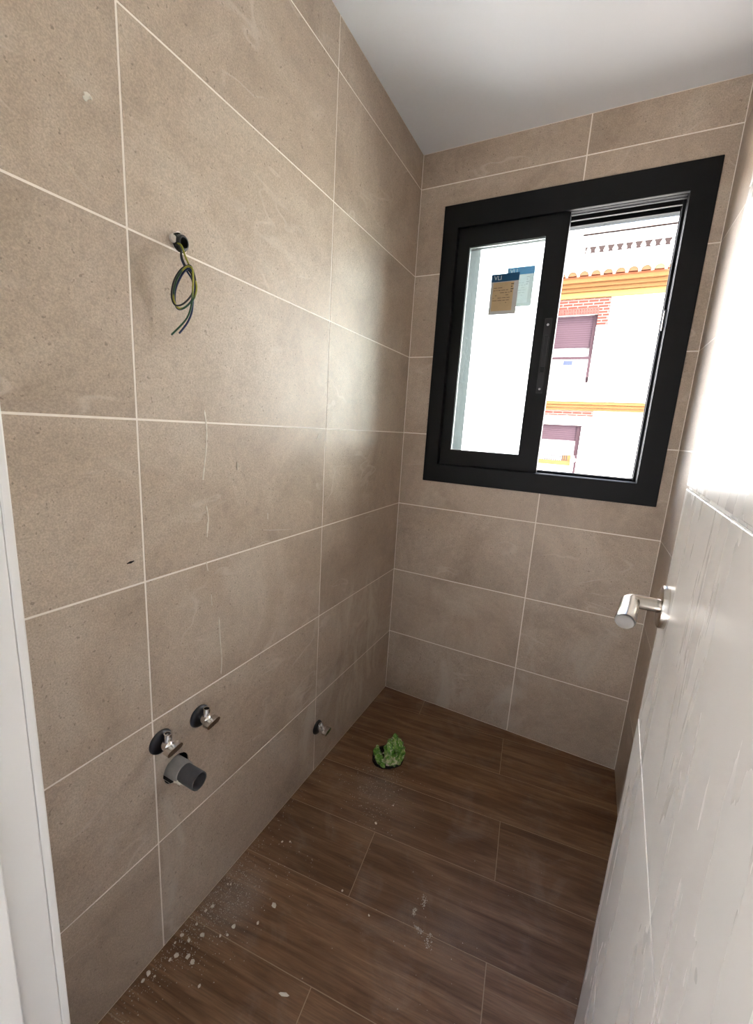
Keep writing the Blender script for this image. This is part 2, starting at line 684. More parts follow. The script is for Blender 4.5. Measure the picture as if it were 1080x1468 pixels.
ceiling = tag(MB().box((-0.16, YFO, ZC), (XR + 0.16, 0.25, ZC + 0.15)).build('ceiling', M_CEIL), 'smooth white painted ceiling', kind='structure')
floor = tag(MB().box((-0.16, YFO, -0.12), (XR + 0.16, 0.25, -TP)).build('floor', M_FGROUT), 'wood look plank tile floor laid at a slight angle', kind='structure')

# near-black lining of the two left-wall holes, cavity shade put into its colour
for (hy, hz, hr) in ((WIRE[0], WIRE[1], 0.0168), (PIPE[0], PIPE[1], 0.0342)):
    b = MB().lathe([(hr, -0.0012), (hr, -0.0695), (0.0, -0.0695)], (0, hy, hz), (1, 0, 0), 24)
    b.build('hole_shade_lining', M_DARK, wall_left, 40)

# tiles ---------------------------------------------------------------
_cache = {}


def tile(parent, mp, u0, v0, u1, v1, loops=None, key=''):
    g = JT / 2
    cu, cv = (u0 + u1) / 2, (v0 + v1) / 2
    k = (key, round(u1 - u0, 4), round(v1 - v0, 4))
    org = Vector(mp(cu, cv, 0))
    if loops is None and k in _cache:
        me = _cache[k]
    else:
        lp = loops or [rect(u0 + g, v0 + g, u1 - g, v1 - g)]
        b = MB()
        b.prism([[(p[0] - cu, p[1] - cv) for p in l] for l in lp], lambda u, v, h: Vector(mp(u + cu, v + cv, h)) - org, -0.004, 0.0)
        me = b.mesh('tile', M_TILE)
        if loops is None:
            _cache[k] = me
    o = place('tile', me, parent, org)
    return o


cols_l = [YF + 0.0015, -1.2226, -0.6097, 0.0]
for i in range(3):
    for j in range(8):
        u0, u1, v0, v1 = cols_l[i], cols_l[i + 1], H[j], H[j + 1]
        g = JT / 2
        loops = None
        if u0 < WIRE[0] < u1 and j == 5:
            # upper tile, notched from its lower edge by the cable hole
            r = 0.0185
            vb = v0 + g
            a0 = math.asin((vb - WIRE[1]) / r)
            arc = []
            n = 18
            for k in range(n + 1):
                t = math.pi - a0 + (a0 - (math.pi - a0)) * k / n
                arc.append((WIRE[0] + math.cos(t) * r * (1 + 0.08 * math.sin(5 * t)), WIRE[1] + math.sin(t) * r * (1 + 0.08 * math.sin(5 * t))))
            loops = [[(u0 + g, vb)] + [(a, max(b, vb)) for a, b in arc] + [(u1 - g, vb), (u1 - g, v1 - g), (u0 + g, v1 - g)]]
        if u0 < PIPE[0] < u1 and j == 1:
            loops = [rect(u0 + g, v0 + g, u1 - g, v1 - g), circ(PIPE[0], PIPE[1], 0.0335, 22, 0.06, 3)]
        tile(wall_left, MP_LEFT, u0, v0, u1, v1, loops, 'l')
cols_b = [0.0, 0.5918, XR]
for i in range(2):
    for j in range(8):
        u0, u1, v0, v1 = cols_b[i], cols_b[i + 1], H[j], H[j + 1]
        g = JT / 2
        a0, a1, b0, b1 = u0 + g, u1 - g, v0 + g, v1 - g
        ox0, ox1, oz0, oz1 = max(a0, WX0), min(a1, WX1), max(b0, WZ0), min(b1, WZ1)
        if ox0 < ox1 and oz0 < oz1:
            left = i == 0
            if oz0 <= b0 + 1e-6 and oz1 >= b1 - 1e-6:
                lp = rect(a0, b0, ox0, b1) if left else rect(ox1, b0, a1, b1)
            elif oz1 >= b1 - 1e-6:      # window cuts the upper part
                lp = [(a0, b0), (a1, b0), (a1, oz0), (ox0, oz0), (ox0, b1), (a0, b1)] if left else [(a0, b0), (a1, b0), (a1, b1), (ox1, b1), (ox1, oz0), (a0, oz0)]
            else:                       # window cuts the lower part
                lp = [(a0, b0), (ox0, b0), (ox0, oz1), (a1, oz1), (a1, b1), (a0, b1)] if left else [(a0, oz1), (ox1, oz1), (ox1, b0), (a1, b0), (a1, b1), (a0, b1)]
            tile(wall_back, MP_BACK, u0, v0, u1, v1, [lp], 'b')
        else:
            tile(wall_back, MP_BACK, u0, v0, u1, v1, None, 'b')
cols_r = [YF + 0.0015, -1.2226, -0.6097, 0.0]
for i in range(3):
    for j in range(8):
        tile(wall_right, MP_RIGHT, cols_r[i], H[j], cols_r[i + 1], H[j + 1], None, 'r')

# floor planks ----------------------------------------------------------
ANG = math.atan(0.117)
ca, sa = math.cos(ANG), math.sin(ANG)
PITCH = 0.2046 * ca
Y0 = -0.128           # joint line k=0 crosses the left wall here


def to_plank(x, y):
    dx, dy = x, y - Y0
    return dx * ca + dy * sa, -dx * sa + dy * ca


joints = {1: [0.21], 0: [0.60], -1: [-0.19, 1.02], -2: [0.665], -3: [0.32], -4: [0.71], -5: [0.366], -6: [0.104, 0.9], -7: [0.55], -8: [0.3]}
room = [to_plank(0.0002, YFO + 0.002), to_plank(XR - 0.0002, YFO + 0.002), to_plank(XR - 0.0002, -0.0002), to_plank(0.0002, -0.0002)]
for row in range(-9, 3):
    v0, v1 = (row - 1) * PITCH + 0.0011, row * PITCH - 0.0011
    js = []
    for jx in joints.get(row, [0.5]):
        # joint x is read at the middle of its row
        yy = Y0 + (row - 0.5) * 0.2046 + 0.117 * jx
        js.append(to_plank(jx, yy)[0])
    js = [-1.0] + sorted(js) + [2.0]
    for a, b in zip(js[:-1], js[1:]):
        poly = list(room)
        for (A, B, Cc) in ((0, 1, v1), (0, -1, -v0), (1, 0, b - 0.0011), (-1, 0, -(a + 0.0011))):
            poly = clip(poly, A, B, Cc)
            if len(poly) < 3:
                break
        if len(poly) < 3:
            continue
        cu = sum(p[0] for p in poly) / len(poly)
        cv = sum(p[1] for p in poly) / len(poly)
        bb = MB()
        bb.prism([[(p[0] - cu, p[1] - cv) for p in poly]], lambda u, v, h: (u, v, h), -0.005, 0.0)
        place('plank', bb.mesh('plank', M_WOOD), floor, (cu * ca - cv * sa, Y0 + cu * sa + cv * ca, 0), rotz=ANG)

# cement drips and marks on the left wall ---------------------------------
def drip(pts, wd):
    b = MB()
    P = spline([pix(u, v, 0, 0.0005) for u, v in pts], 4)
    b.tube([(0.0004, p.y, p.z) for p in P], [(wd * 1.7 * (0.5 + 0.8 * abs(math.sin(i * 1.3))), 0.0009) for i in range(len(P))], 6)
    o = b.build('cement_drip', M_PLASTER, wall_left)
    return o


drip([(293, 588), (296, 610), (296, 640), (293, 668), (291, 688)], 0.0011)
drip([(296, 725), (299, 745), (297, 770)], 0.0009)
drip([(296, 805), (298, 818)], 0.0008)
drip([(314, 885), (316, 920), (318, 945), (317, 966)], 0.0010)
drip([(340, 662), (341, 674)], 0.0008)
drip([(298, 748), (297, 764)], 0.0010)
drip([(384, 735), (384, 744)], 0.0007)
drip([(303, 852), (304, 868)], 0.0007)
drip([(457, 622), (455, 630)], 0.0009)
b = MB()
q = pix(187, 806, 0, 0.0005)
b.tube([(0.001, q.y - 0.007, q.z - 0.001), (0.0015, q.y, q.z), (0.001, q.y + 0.007, q.z + 0.001)], [0.0008, 0.0022, 0.0008], 6)
b.build('dark_mark', M_DARK, wall_left)
for k, (u, v) in enumerate(((125, 138), (122, 142), (129, 140))):
    q = pix(u, v, 0, 0)
    b = MB()
    b.prism([circ(q.y, q.z, 0.0045 - 0.001 * k, 7, 0.4, 20 + k)], MP_LEFT, -0.0005, 0.0012)
    b.build('plaster_splash', M_PLASTER, wall_left)

# ------------------------------------------------------------------ window
win = tag(empty('window_1', (0.541, 0, 1.051)), 'dark anthracite aluminium sliding window with its right half open', kind='structure')
WO = win.location


def wpart(bld, name, mat, parent=None, bevel=0.0015, smooth=None):
    for i, p in enumerate(bld.v):
        bld.v[i] = p - WO
    return bld.build(name, mat, parent or win, smooth, bevel)


FX0, FX1, FZ0, FZ1 = 0.110, 0.972, 1.051, 2.113
IX0, IX1, IZ0, IZ1 = 0.170, 0.902, 1.126, 2.030
b = MB()
b.prism([rect(FX0, FZ0, FX1, FZ1), rect(IX0, IZ0, IX1, IZ1)], MP_BACK, 0.012, -0.004)
wpart(b, 'casing', M_FRAME, bevel=0.002)
b = MB()
b.prism([rect(WX0 + 0.005, WZ0 + 0.005, WX1 - 0.005, WZ1 - 0.005), rect(IX0 + 0.001, IZ0 + 0.001, IX1 - 0.001, IZ1 - 0.001)], MP_BACK, -0.004, -0.098)
wpart(b, 'frame', M_FRAME, bevel=0)
# running tracks, head and sill
for yy in (0.040, 0.086):
    b = MB().box((IX0, yy - 0.004, IZ1 - 0.014), (IX1, yy + 0.004, IZ1 + 0.002))
    wpart(b, 'head_track', M_FRAME, bevel=0.001)
    b = MB().box((IX0, yy - 0.003, IZ0 - 0.002), (IX1, yy + 0.003, IZ0 + 0.009))
    wpart(b, 'sill_track', M_FRAME, bevel=0.001)
for yy in (0.026, 0.066):
    b = MB().box((IX0, yy - 0.004, IZ1 - 0.0035), (IX1, yy + 0.004, IZ1 + 0.002))
    wpart(b, 'track_brush', M_ALU, bevel=0)
for yy in (0.036, 0.080):
    b = MB().box((IX1 - 0.010, yy - 0.004, IZ0), (IX1 + 0.002, yy + 0.004, IZ1))
    wpart(b, 'jamb_track', M_FRAME, bevel=0.001)
# latch keeper on the right jamb
b = MB()
kz = 1.666
b.tube(spline([(IX1 - 0.004, 0.026, kz + 0.028), (IX1 - 0.006, 0.018, kz + 0.026), (IX1 - 0.006, 0.018, kz - 0.018), (IX1 - 0.006, 0.024, kz - 0.028), (IX1 - 0.004, 0.03, kz - 0.028)], 3), 0.0028, 8)
wpart(b, 'latch_keeper', M_CHROME, bevel=0, smooth=40)


def sash(name, x0, x1, y0, y1, st_l, st_r, rail_b, rail_t):
    b = MB()
    b.prism([rect(x0, IZ0, x1, IZ1), rect(x0 + st_l, IZ0 + rail_b, x1 - st_r, IZ1 - rail_t)], MP_BACK, -y0, -y1)
    s = wpart(b, name, M_FRAME, bevel=0.0015)
    gx0, gx1, gz0, gz1 = x0 + st_l, x1 - st_r, IZ0 + rail_b, IZ1 - rail_t
    ym = (y0 + y1) / 2
    b = MB().box((gx0 - 0.004, ym - 0.002, gz0 - 0.004), (gx1 + 0.004, ym + 0.002, gz1 + 0.004))
    wpart(b, 'pane', M_GLASS, s, bevel=0)
    # glazing bead: thin light gasket
    b = MB()
    b.prism([rect(gx0 - 0.001, gz0 - 0.001, gx1 + 0.001, gz1 + 0.001), rect(gx0 + 0.0022, gz0 + 0.0022, gx1 - 0.0022, gz1 - 0.0022)], MP_BACK, -(ym - 0.005), -(ym - 0.002))
    wpart(b, 'glazing_gasket', M_ALU, s, bevel=0)
    return s


s_in = sash('sash', 0.173, 0.567, 0.004, 0.036, 0.044, 0.074, 0.064, 0.066)
s_out = sash('sash', 0.171, 0.560, 0.046, 0.082, 0.030, 0.060, 0.060, 0.052)

# recessed pull latch on the closing stile of the inner sash
lx = 0.540
b = MB()
b.prism([rect(lx - 0.012, 1.425, lx + 0.012, 1.688), rect(lx - 0.007, 1.500, lx + 0.007, 1.630)], MP_BACK, 0.001, -0.0045)
wpart(b, 'latch_plate', M_BLACKP, s_in, bevel=0.0015)
b = MB()
b.prism([rect(lx - 0.0065, 1.520, lx + 0.0065, 1.628)], MP_BACK, -0.001, -0.004)
wpart(b, 'latch_slider', M_BLACKP, s_in, bevel=0.001)
for z in (1.666, 1.440):
    b = MB().lathe([(0.0, 0.0018), (0.0030, 0.0016), (0.0042, 0.0006), (0.0044, 0.0)], (lx, -0.001, z), (0, -1, 0), 14)
    wpart(b, 'screw', M_ALU, s_in, bevel=0, smooth=40)


# stickers on the panes
def sticker(parent, x0, z0, x1, z1, y, edge):
    b = MB().box((x0, y - 0.0006, z0), (x1, y, z1))
    s = wpart(b, 'glass_sticker', paper('sticker_border', edge), parent, bevel=0)
    return s


def sticker_parts(parent, x0, z0, x1, z1, y, sheet, edge, header, ink, text):
    wd, ht = x1 - x0, z1 - z0
    sticker(parent, x0, z0, x1, z1, y, edge)
    hz = z0 + ht * 0.81
    wpart(MB().box((x0, y - 0.0010, hz), (x1, y - 0.0006, z1)), 'sticker_header', paper('sticker_header_ink', header), parent, bevel=0)
    wpart(MB().box((x0 + wd * 0.09, y - 0.0010, z0 + ht * 0.09), (x1 - wd * 0.16, y - 0.0006, hz - ht * 0.02)), 'sticker_panel', paper('sticker_panel_ink', sheet), parent, bevel=0)
    m = plain('sticker_print', ink, 0.7, var=0.02)
    rr = random.Random(5)
    b = MB()
    for k in range(7):
        zz = z0 + ht * (0.28 + 0.062 * k)
        xx = x0 + wd * 0.12
        while xx < x0 + wd * 0.66:
            L = wd * rr.uniform(0.04, 0.16)
            if rr.random() < 0.7:
                b.box((xx, y - 0.0013, zz), (xx + L, y - 0.0010, zz + ht * 0.014))
            xx += L + wd * 0.03
    for k in range(4):
        zz = z0 + ht * (0.54 + 0.06 * k)
        b.box((x0 + wd * 0.74, y - 0.0013, zz), (x0 + wd * (0.80 + 0.04 * (k % 2)), y - 0.0010, zz + ht * 0.03))
    wpart(b, 'sticker_lines', m, parent, bevel=0)
    cu = bpy.data.curves.new('sticker_lettering', 'FONT')
    cu.body = text
    cu.size = ht * 0.15
    cu.extrude = 0.0001
    tmp = bpy.data.objects.new('tmp', cu)
    COL.objects.link(tmp)
    dg = bpy.context.evaluated_depsgraph_get()
    me = bpy.data.meshes.new_from_object(tmp.evaluated_get(dg))
    bpy.data.objects.remove(tmp)
    me.transform(Matrix.Rotation(math.radians(90), 4, 'X'))
    me.materials.clear()
    me.materials.append(plain('sticker_white_ink', srgb(196, 214, 228), 0.7, var=0.01))
    place('sticker_lettering', me, parent, Vector((x0 + wd * 0.10, y - 0.0012, hz + ht * 0.045)) - WO)


sticker_parts(s_in, 0.312, 1.716, 0.415, 1.860, 0.0178, srgb(196, 172, 134), srgb(186, 186, 184), srgb(38, 82, 116), srgb(112, 96, 74), 'VLI')
sticker_parts(s_out, 0.360, 1.752, 0.461, 1.893, 0.0618, srgb(222, 228, 230), srgb(206, 212, 214), srgb(84, 142, 190), srgb(190, 198, 202), 'VLI')

# ------------------------------------------------------------------ door frame
trim = tag(empty('trim_1', (DX0, YF, 0)), 'white lacquered door frame lining and casing', kind='structure')
TO = trim.location


def tpart(bld, name, parent=trim, bevel=0.0015):
    for i, p in enumerate(bld.v):
        bld.v[i] = p - TO
    return bld.build(name, M_TRIM, parent, None, bevel)


tpart(MB().box((DX0 - 0.028, YFO, 0), (DX0, YF + 0.0015, DZ1)), 'jamb_lining')
tpart(MB().box((DX1, YFO, 0), (DX1 + 0.028, YF + 0.0015, DZ1)), 'jamb_lining')
tpart(MB().box((DX0 - 0.028, YFO, DZ1), (DX1 + 0.028, YF + 0.0015, DZ1 + 0.028)), 'head_lining')
tpart(MB().box((DX0, YFO + 0.004, 0), (DX0 + 0.012, YF - 0.0365, DZ1)), 'door_stop')
tpart(MB().box((DX1 - 0.012, YFO + 0.004, 0), (DX1, YF - 0.0365, DZ1)), 'door_stop')
tpart(MB().box((DX0 + 0.012, YFO + 0.004, DZ1 - 0.012), (DX1 - 0.012, YF - 0.0365, DZ1)), 'door_stop')
tpart(MB().box((DX0 - 0.068, YF + 0.0015, 0), (DX0, YF + 0.0105, DZ1 + 0.068)), 'casing', bevel=0.002)
tpart(MB().box((DX1 + 0.002, YF + 0.0015, 0), (DX1 + 0.070, YF + 0.0105, DZ1 + 0.068)), 'casing', bevel=0.002)
tpart(MB().box((DX0, YF + 0.0015, DZ1), (DX1 + 0.002, YF + 0.0105, DZ1 + 0.068)), 'casing', bevel=0.002)
tpart(MB().box((DX0 - 0.068, YFO - 0.0105, 0), (DX0, YFO, DZ1 + 0.068)), 'casing', bevel=0.002)
tpart(MB().box((DX1, YFO - 0.0105, 0), (DX1 + 0.068, YFO, DZ1 + 0.068)), 'casing', bevel=0.002)
tpart(MB().box((DX0, YFO - 0.0105, DZ1), (DX1, YFO, DZ1 + 0.068)), 'casing', bevel=0.002)

# ------------------------------------------------------------------ door leaf, standing open
DW, DH, DT = 0.585, 2.000, 0.035
DANG = math.radians(3.0)
door = tag(empty('door_1', (0.8529, -1.5235, 0.006)), 'open white lacquered door with horizontal grooves and lever handle', kind='structure')
# local: +x runs from the hinge to the free edge, +y is the face seen from the room
door.rotation_euler = (0, 0, math.radians(90) - DANG)
core = MB().box((0, -DT + 0.0035, 0), (DW, -0.0035, DH)).build('leaf', M_DOOR, door)
gz = [0.0, 0.397, 0.797, 1.194, 1.594, DH]
for face in (0, 1):
    for k in range(5):
        g0 = 0.0 if k == 0 else 0.0022
        g1 = 0.0 if k == 4 else 0.0022
        ya, yb = (-0.0036, 0.0) if face == 0 else (-DT, -DT + 0.0036)
        MB().box((0.0, ya, gz[k] + g0), (DW, yb, gz[k + 1] - g1)).build('door_panel', M_DOOR, door, None, 0.0012)
# lever handles, one on each face
HX, HZ = DW - 0.052, 1.016
for sgn, y0 in ((1, 0.0), (-1, -DT)):
    b = MB()
    b.lathe([(0.0, 0.010), (0.028, 0.010), (0.0315, 0.0085), (0.0325, 0.006), (0.0325, 0.0)], (0, 0, 0), (0, sgn, 0), 36)
    ro = b.build('door_handle', M_NICKEL, door, 40, loc=(HX, y0, HZ))
    b = MB()
    path = [(0, 0.006 * sgn, 0), (0, 0.034 * sgn, 0)]
    for k in range(1, 9):
        t = math.pi / 2 * k / 8
        path.append((-0.014 * (1 - math.cos(t)), (0.034 + 0.014 * math.sin(t)) * sgn, 0))
    path += [(-0.05, 0.050 * sgn, 0), (-0.092, 0.054 * sgn, 0), (-0.098, 0.0545 * sgn, 0)]
    rad = [(0.0105, 0.0105)] * 2 + [(0.0105 + 0.0018 * k / 8, 0.0105) for k in range(1, 9)] + [(0.0128, 0.0108), (0.0132, 0.0110), (0.0120, 0.0096)]
    b.tube(path, rad, 24)
    b.build('lever', M_NICKEL, ro, 40)
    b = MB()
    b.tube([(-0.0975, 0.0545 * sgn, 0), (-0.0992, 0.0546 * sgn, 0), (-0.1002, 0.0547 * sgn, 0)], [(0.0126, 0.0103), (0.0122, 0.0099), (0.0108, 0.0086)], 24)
    b.build('lever_end_reflection', M_REFLECT, ro, 40)  # dark reflection on the lever tip, built as a grey piece
MB().box((-0.001, -DT + 0.006, 0.2), (0.0, -0.006, 0.3)).build('hinge_plate', M_NICKEL, door)
MB().box((-0.001, -DT + 0.006, 1.7), (0.0, -0.006, 1.8)).build('hinge_plate', M_NICKEL, door)
MB().box((DW - 0.0005, -DT + 0.007, 0.9), (DW + 0.0012, -0.007, 1.12)).build('latch_faceplate', M_NICKEL, door)

# ------------------------------------------------------------------ cables hanging from the wall
wx = tag(empty('electrical_cables', (0.0, WIRE[0], WIRE[1])), 'knotted blue, black and green-yellow cables hanging from a wall hole', 'cable')


def wrel(u, v, x):
    p = pix(u, v, 0, x)
    return p - Vector((0, WIRE[0], WIRE[1]))


b = MB()
prof = []
for k in range(13):
    hh = -0.057 + k * 0.0052
    prof += [(0.0112, hh), (0.0132, hh + 0.0015), (0.0132, hh + 0.0035), (0.0112, hh + 0.005)]
prof += [(0.0095, prof[-1][1]), (0.0095, -0.047)]
b.lathe(prof, (0, 0, 0), (1, 0.15, -0.12), 18)
b.build('conduit', M_BLACKP, wx, 50)
o = MB()
o.lathe([(0.0005, 0.0), (0.0075, 0.0005), (0.0065, 0.004), (0.0005, 0.005)], (0.0004, -0.0165, 0.001), (1, 0, 0), 9)
o.build('foam_plug', M_PLASTER, wx)


def wire(pts, mat, r, lab):
    P = spline([Vector((-0.03, 0, 0))] + [wrel(u, v, x) for u, v, x in pts], 7)
    w_ = MB().tube(P, r, 8).build('wire', mat, wx, 60)
    w_['label'] = lab


wire([(256, 352, .012), (262, 372, .028), (268, 384, .036), (275, 394, .040), (277, 412, .040), (274, 424, .036), (262, 436, .030), (251, 437, .026), (246, 424, .024), (249, 404, .026), (258, 388, .034), (268, 381, .043), (275, 383, .046), (280, 400, .046), (281, 416, .044), (276, 432, .040)],
     M_WBLACK, 0.0016, 'black cable core')
wire([(258, 350, .014), (266, 368, .030), (273, 384, .040), (279, 398, .045), (282, 412, .046), (279, 426, .044), (271, 436, .036), (262, 442, .030), (254, 440, .026), (249, 428, .026), (251, 408, .029), (259, 391, .038), (269, 382, .047), (276, 386, .050), (277, 404, .048), (276, 424, .043), (274, 440, .037), (267, 458, .028), (246, 480, .017)],
     M_WGREEN, 0.0017, 'green and yellow striped earth core')
wire([(259, 354, .010), (260, 370, .024), (268, 388, .033), (276, 402, .037), (278, 420, .036), (274, 432, .033), (265, 441, .028), (256, 443, .024), (251, 434, .023), (252, 414, .026), (261, 394, .036), (270, 385, .044), (278, 394, .043), (280, 412, .040), (277, 430, .037), (275, 448, .030), (268, 464, .022), (257, 478, .014)],
     M_WBLUE, 0.0018, 'blue cable core')


# ------------------------------------------------------------------ angle valves
def valve(y, z, r, label, L=0.03, group='angle valves on the left wall', turn=0.0, disc=M_NAVY):
    t = tag(empty('angle_valve', (0, y, z)), label, 'valve', group)
    b = MB()
    b.lathe([(0.0, 0.010), (r * 0.55, 0.010), (r * 0.80, 0.0085), (r * 0.95, 0.005), (r, 0.0015), (r, 0.0)], (0, 0, 0), (1, 0, 0), 40)
    b.build('escutcheon', disc, t, 40)
    body = MB()
    body.lathe([(0.0, 0.004), (0.0095, 0.004), (0.0095, 0.014), (0.0115, 0.016), (0.0115, 0.030), (0.008, 0.033), (0.006, 0.036), (0.006, L + 0.008), (0.0, L + 0.008)], (0, 0, 0), (1, 0, 0), 20)
    bo = body.build('body', M_CHROME, t, 40)
    ou = MB()
    ou.lathe([(0.0075, 0.0), (0.0075, 0.012), (0.0085, 0.013), (0.0085, 0.022), (0.0062, 0.022), (0.0058, 0.010), (0.0, 0.010)], (0.022, 0, 0.005), (0.0, math.sin(turn), math.cos(turn)), 18)
    ou.build('outlet', M_CHROME, t, 40)
    k = MB()
    lp = []
    hw, hh = 0.0190, 0.0066
    for q in range(24):
        a = 2 * math.pi * q / 24
        cx = math.copysign(abs(math.cos(a)) ** 0.55, math.cos(a)) * hw
        cz = math.copysign(abs(math.sin(a)) ** 0.8, math.sin(a)) * hh
        lp.append((cx, cz))
    k.prism([lp], lambda u, v, h: (h, u, v), L + 0.003, L + 0.019)
    ko = k.build('knob', M_STEEL, t, None, 0.002)
    ko.rotation_euler = (math.radians(10), 0, 0)
    return t


valve(-1.2068, 0.5585, 0.0270, 'chrome angle valve with navy disc on the joint beside the grey waste pipe', turn=0.15)
valve(-1.1040, 0.5550, 0.0270, 'chrome angle valve with navy disc standing clear of the vertical joint, above waste pipe', turn=0.15)
valve(-0.5960, 0.1765, 0.0255, 'chrome angle valve with black disc low by the stuffed floor drain', turn=-0.4, disc=M_BLACKP)

# waste pipe ------------------------------------------------------------
pt = tag(empty('waste_pipe', (0, PIPE[0], PIPE[1])), 'open grey plastic waste pipe stub sticking out of the tiled wall', 'pipe')
pa = (1.0, 0.02, -0.02)
MB().lathe([(0.0240, -0.07), (0.0240, 0.022), (0.0235, 0.026), (0.0205, 0.027)], (0, 0, 0), pa, 32).build('collar', M_PVCL, pt, 40)
MB().lathe([(0.0200, 0.010), (0.0205, 0.070), (0.0200, 0.074), (0.0178, 0.074), (0.0172, 0.068), (0.0172, -0.02), (0.0, -0.022)], (0, 0, 0), pa, 32).build('pipe', M_PVC, pt, 40)
rr = random.Random(11)
for k in range(3):
    b = MB()
    a = math.radians(200 + k * 16)
    c = Vector((0.024 + 0.006 * k, math.cos(a) * 0.0205, math.sin(a) * 0.0205))
    bm = bmesh.new()
    bmesh.ops.create_icosphere(bm, subdivisions=1, radius=0.0055 - 0.001 * k)
    for v in bm.verts:
        v.co = Vector((v.co.x * 1.4, v.co.y, v.co.z)) * rr.uniform(0.7, 1.2) + c
    me = bpy.data.meshes.new('glue_lump')
    bm.to_mesh(me)
    bm.free()
    me.materials.append(M_PLASTER)
    place('glue_lump', me, pt)

# ------------------------------------------------------------------ floor drain stuffed with a plastic bag
DC = Vector((0.208, -0.408, 0.0))
dr = tag(empty('floor_drain_pipe', DC), 'black soil pipe mouth set flush in the wood look floor', 'pipe')
MB().lathe([(0.0570, 0.0005), (0.0570, 0.004), (0.0555, 0.005), (0.054, 0.004), (0.053, 0.0008), (0.0, 0.0008)], (0, 0, 0), (0, 0, 1), 40).build('pipe_rim', M_BLACKP, dr, 40)
rr = random.Random(4)
lp = []
for k in range(60):
    a = 2 * math.pi * k / 60
    lp.append((math.cos(a) * 0.0605 * (1 + 0.05 * math.sin(3 * a + 1) + rr.uniform(-.02, .02)), math.sin(a) * 0.0605 * (1 + 0.05 * math.sin(3 * a + 1) + rr.uniform(-.02, .02))))
MB().prism([lp], lambda u, v, h: (u, v, h), 0.0002, 0.0010).build('mortar_ring', M_DARK, dr)

bag = tag(empty('plastic_bag', DC + Vector((0, 0, 0.006))), 'crumpled green and white plastic bag stuffed into the floor drain', 'bag')


def crumple(name, c, rad, mat, seed, amp=0.35, sub=4, freq=28, rot=0):
    bm = bmesh.new()
    bmesh.ops.create_icosphere(bm, subdivisions=sub, radius=1.0)
    off = Vector((seed * 3.1, seed * 1.7, seed * 0.9))
    Rz = Matrix.Rotation(rot, 3, 'Z')
    for v in bm.verts:
        d = v.co.normalized()
        p = Vector((d.x * rad[0], d.y * rad[1], d.z * rad[2]))
        n = 1 - abs(mnoise.noise(p * freq + off)) * 1.6 + 0.5 * mnoise.noise(p * freq * 2.7 + off)
        v.co = Rz @ (p * (1 + amp * (n - 0.6))) + Vector(c)
        v.co.z = max(v.co.z, -0.004)
    me = bpy.data.meshes.new(name)
    bm.to_mesh(me)
    bm.free()
    me.materials.append(mat)
    for p in me.polygons:
        p.use_smooth = True
    me.set_sharp_from_angle(angle=math.radians(35))
    return place(name, me, bag)


crumple('bag_bulge', (0.024, 0.006, 0.027), (0.037, 0.047, 0.044), M_BAG, 1, 0.42, 4, 34, 0.3)
crumple('bag_fold', (-0.022, -0.030, 0.006), (0.044, 0.016, 0.011), M_BAG, 2, 0.45, 3, 40, -0.75)
crumple('bag_fold', (-0.040, -0.010, 0.006), (0.034, 0.011, 0.010), M_BAG, 3, 0.45, 3, 40, -1.05)
crumple('bag_fold', (-0.010, 0.044, 0.005), (0.030, 0.009, 0.012), M_BAG, 4, 0.45, 3, 40, 0.35)
crumple('bag_neck', (0.010, 0.046, 0.038), (0.013, 0.014, 0.032), M_BAG, 5, 0.4, 3, 46, 0)
crumple('bag_neck', (0.030, -0.036, 0.016), (0.020, 0.010, 0.016), M_BAG, 9, 0.45, 3, 46, 0.5)
crumple('paper_scrap', (-0.010, 0.004, 0.006), (0.013, 0.006, 0.004), M_PLASTER, 6, 0.5, 2, 60, 0.5)
crumple('paper_scrap', (0.000, -0.020, 0.006), (0.004, 0.013, 0.005), M_PLASTER, 7, 0.5, 2, 60, 0.1)
crumple('paper_scrap', (0.022, -0.040, 0.006), (0.010, 0.008, 0.006), M_PLASTER, 8, 0.6, 2, 60, 0.5)

# ------------------------------------------------------------------ plaster debris on the floor
chip_px = [(261, 1341, 5), (270, 1372, 5), (276, 1380, 6), (253, 1371, 5), (244, 1377, 4), (213, 1396, 5), (286, 1414, 4), (290, 1341, 5), (335, 1329, 6),
           (393, 1299.5, 6), (369.5, 1324, 4), (305, 1300, 4), (295, 1306, 4), (271, 1349, 4), (282, 1325.5, 4), (205, 1407, 3.5), (327, 1268, 3), (326, 1341, 3),
           (251, 1352, 3), (539, 1180.5, 4), (564, 1155, 3), (407, 1427, 5), (222, 1400, 3), (316, 1342, 3), (331, 1268, 3), (405, 1207, 3), (416, 1207, 3), (491, 1277.5, 3), (529, 1313, 3), (540, 1069, 2.5)]
chips = []
for q in range(6):
    bm = bmesh.new()
    bmesh.ops.create_icosphere(bm, subdivisions=1, radius=1.0)
    rr = random.Random(100 + q)
    for v in bm.verts:
        v.co *= rr.uniform(0.65, 1.1)
        v.co.x *= 1.25 if q % 2 else 0.9
        v.co.z *= 0.45
    zmin = min(v.co.z for v in bm.verts)
    for v in bm.verts:
        v.co.z -= zmin
    me = bpy.data.meshes.new('plaster_chip')
    bm.to_mesh(me)
    bm.free()
    me.materials.append(M_PLASTER)
    chips.append(me)
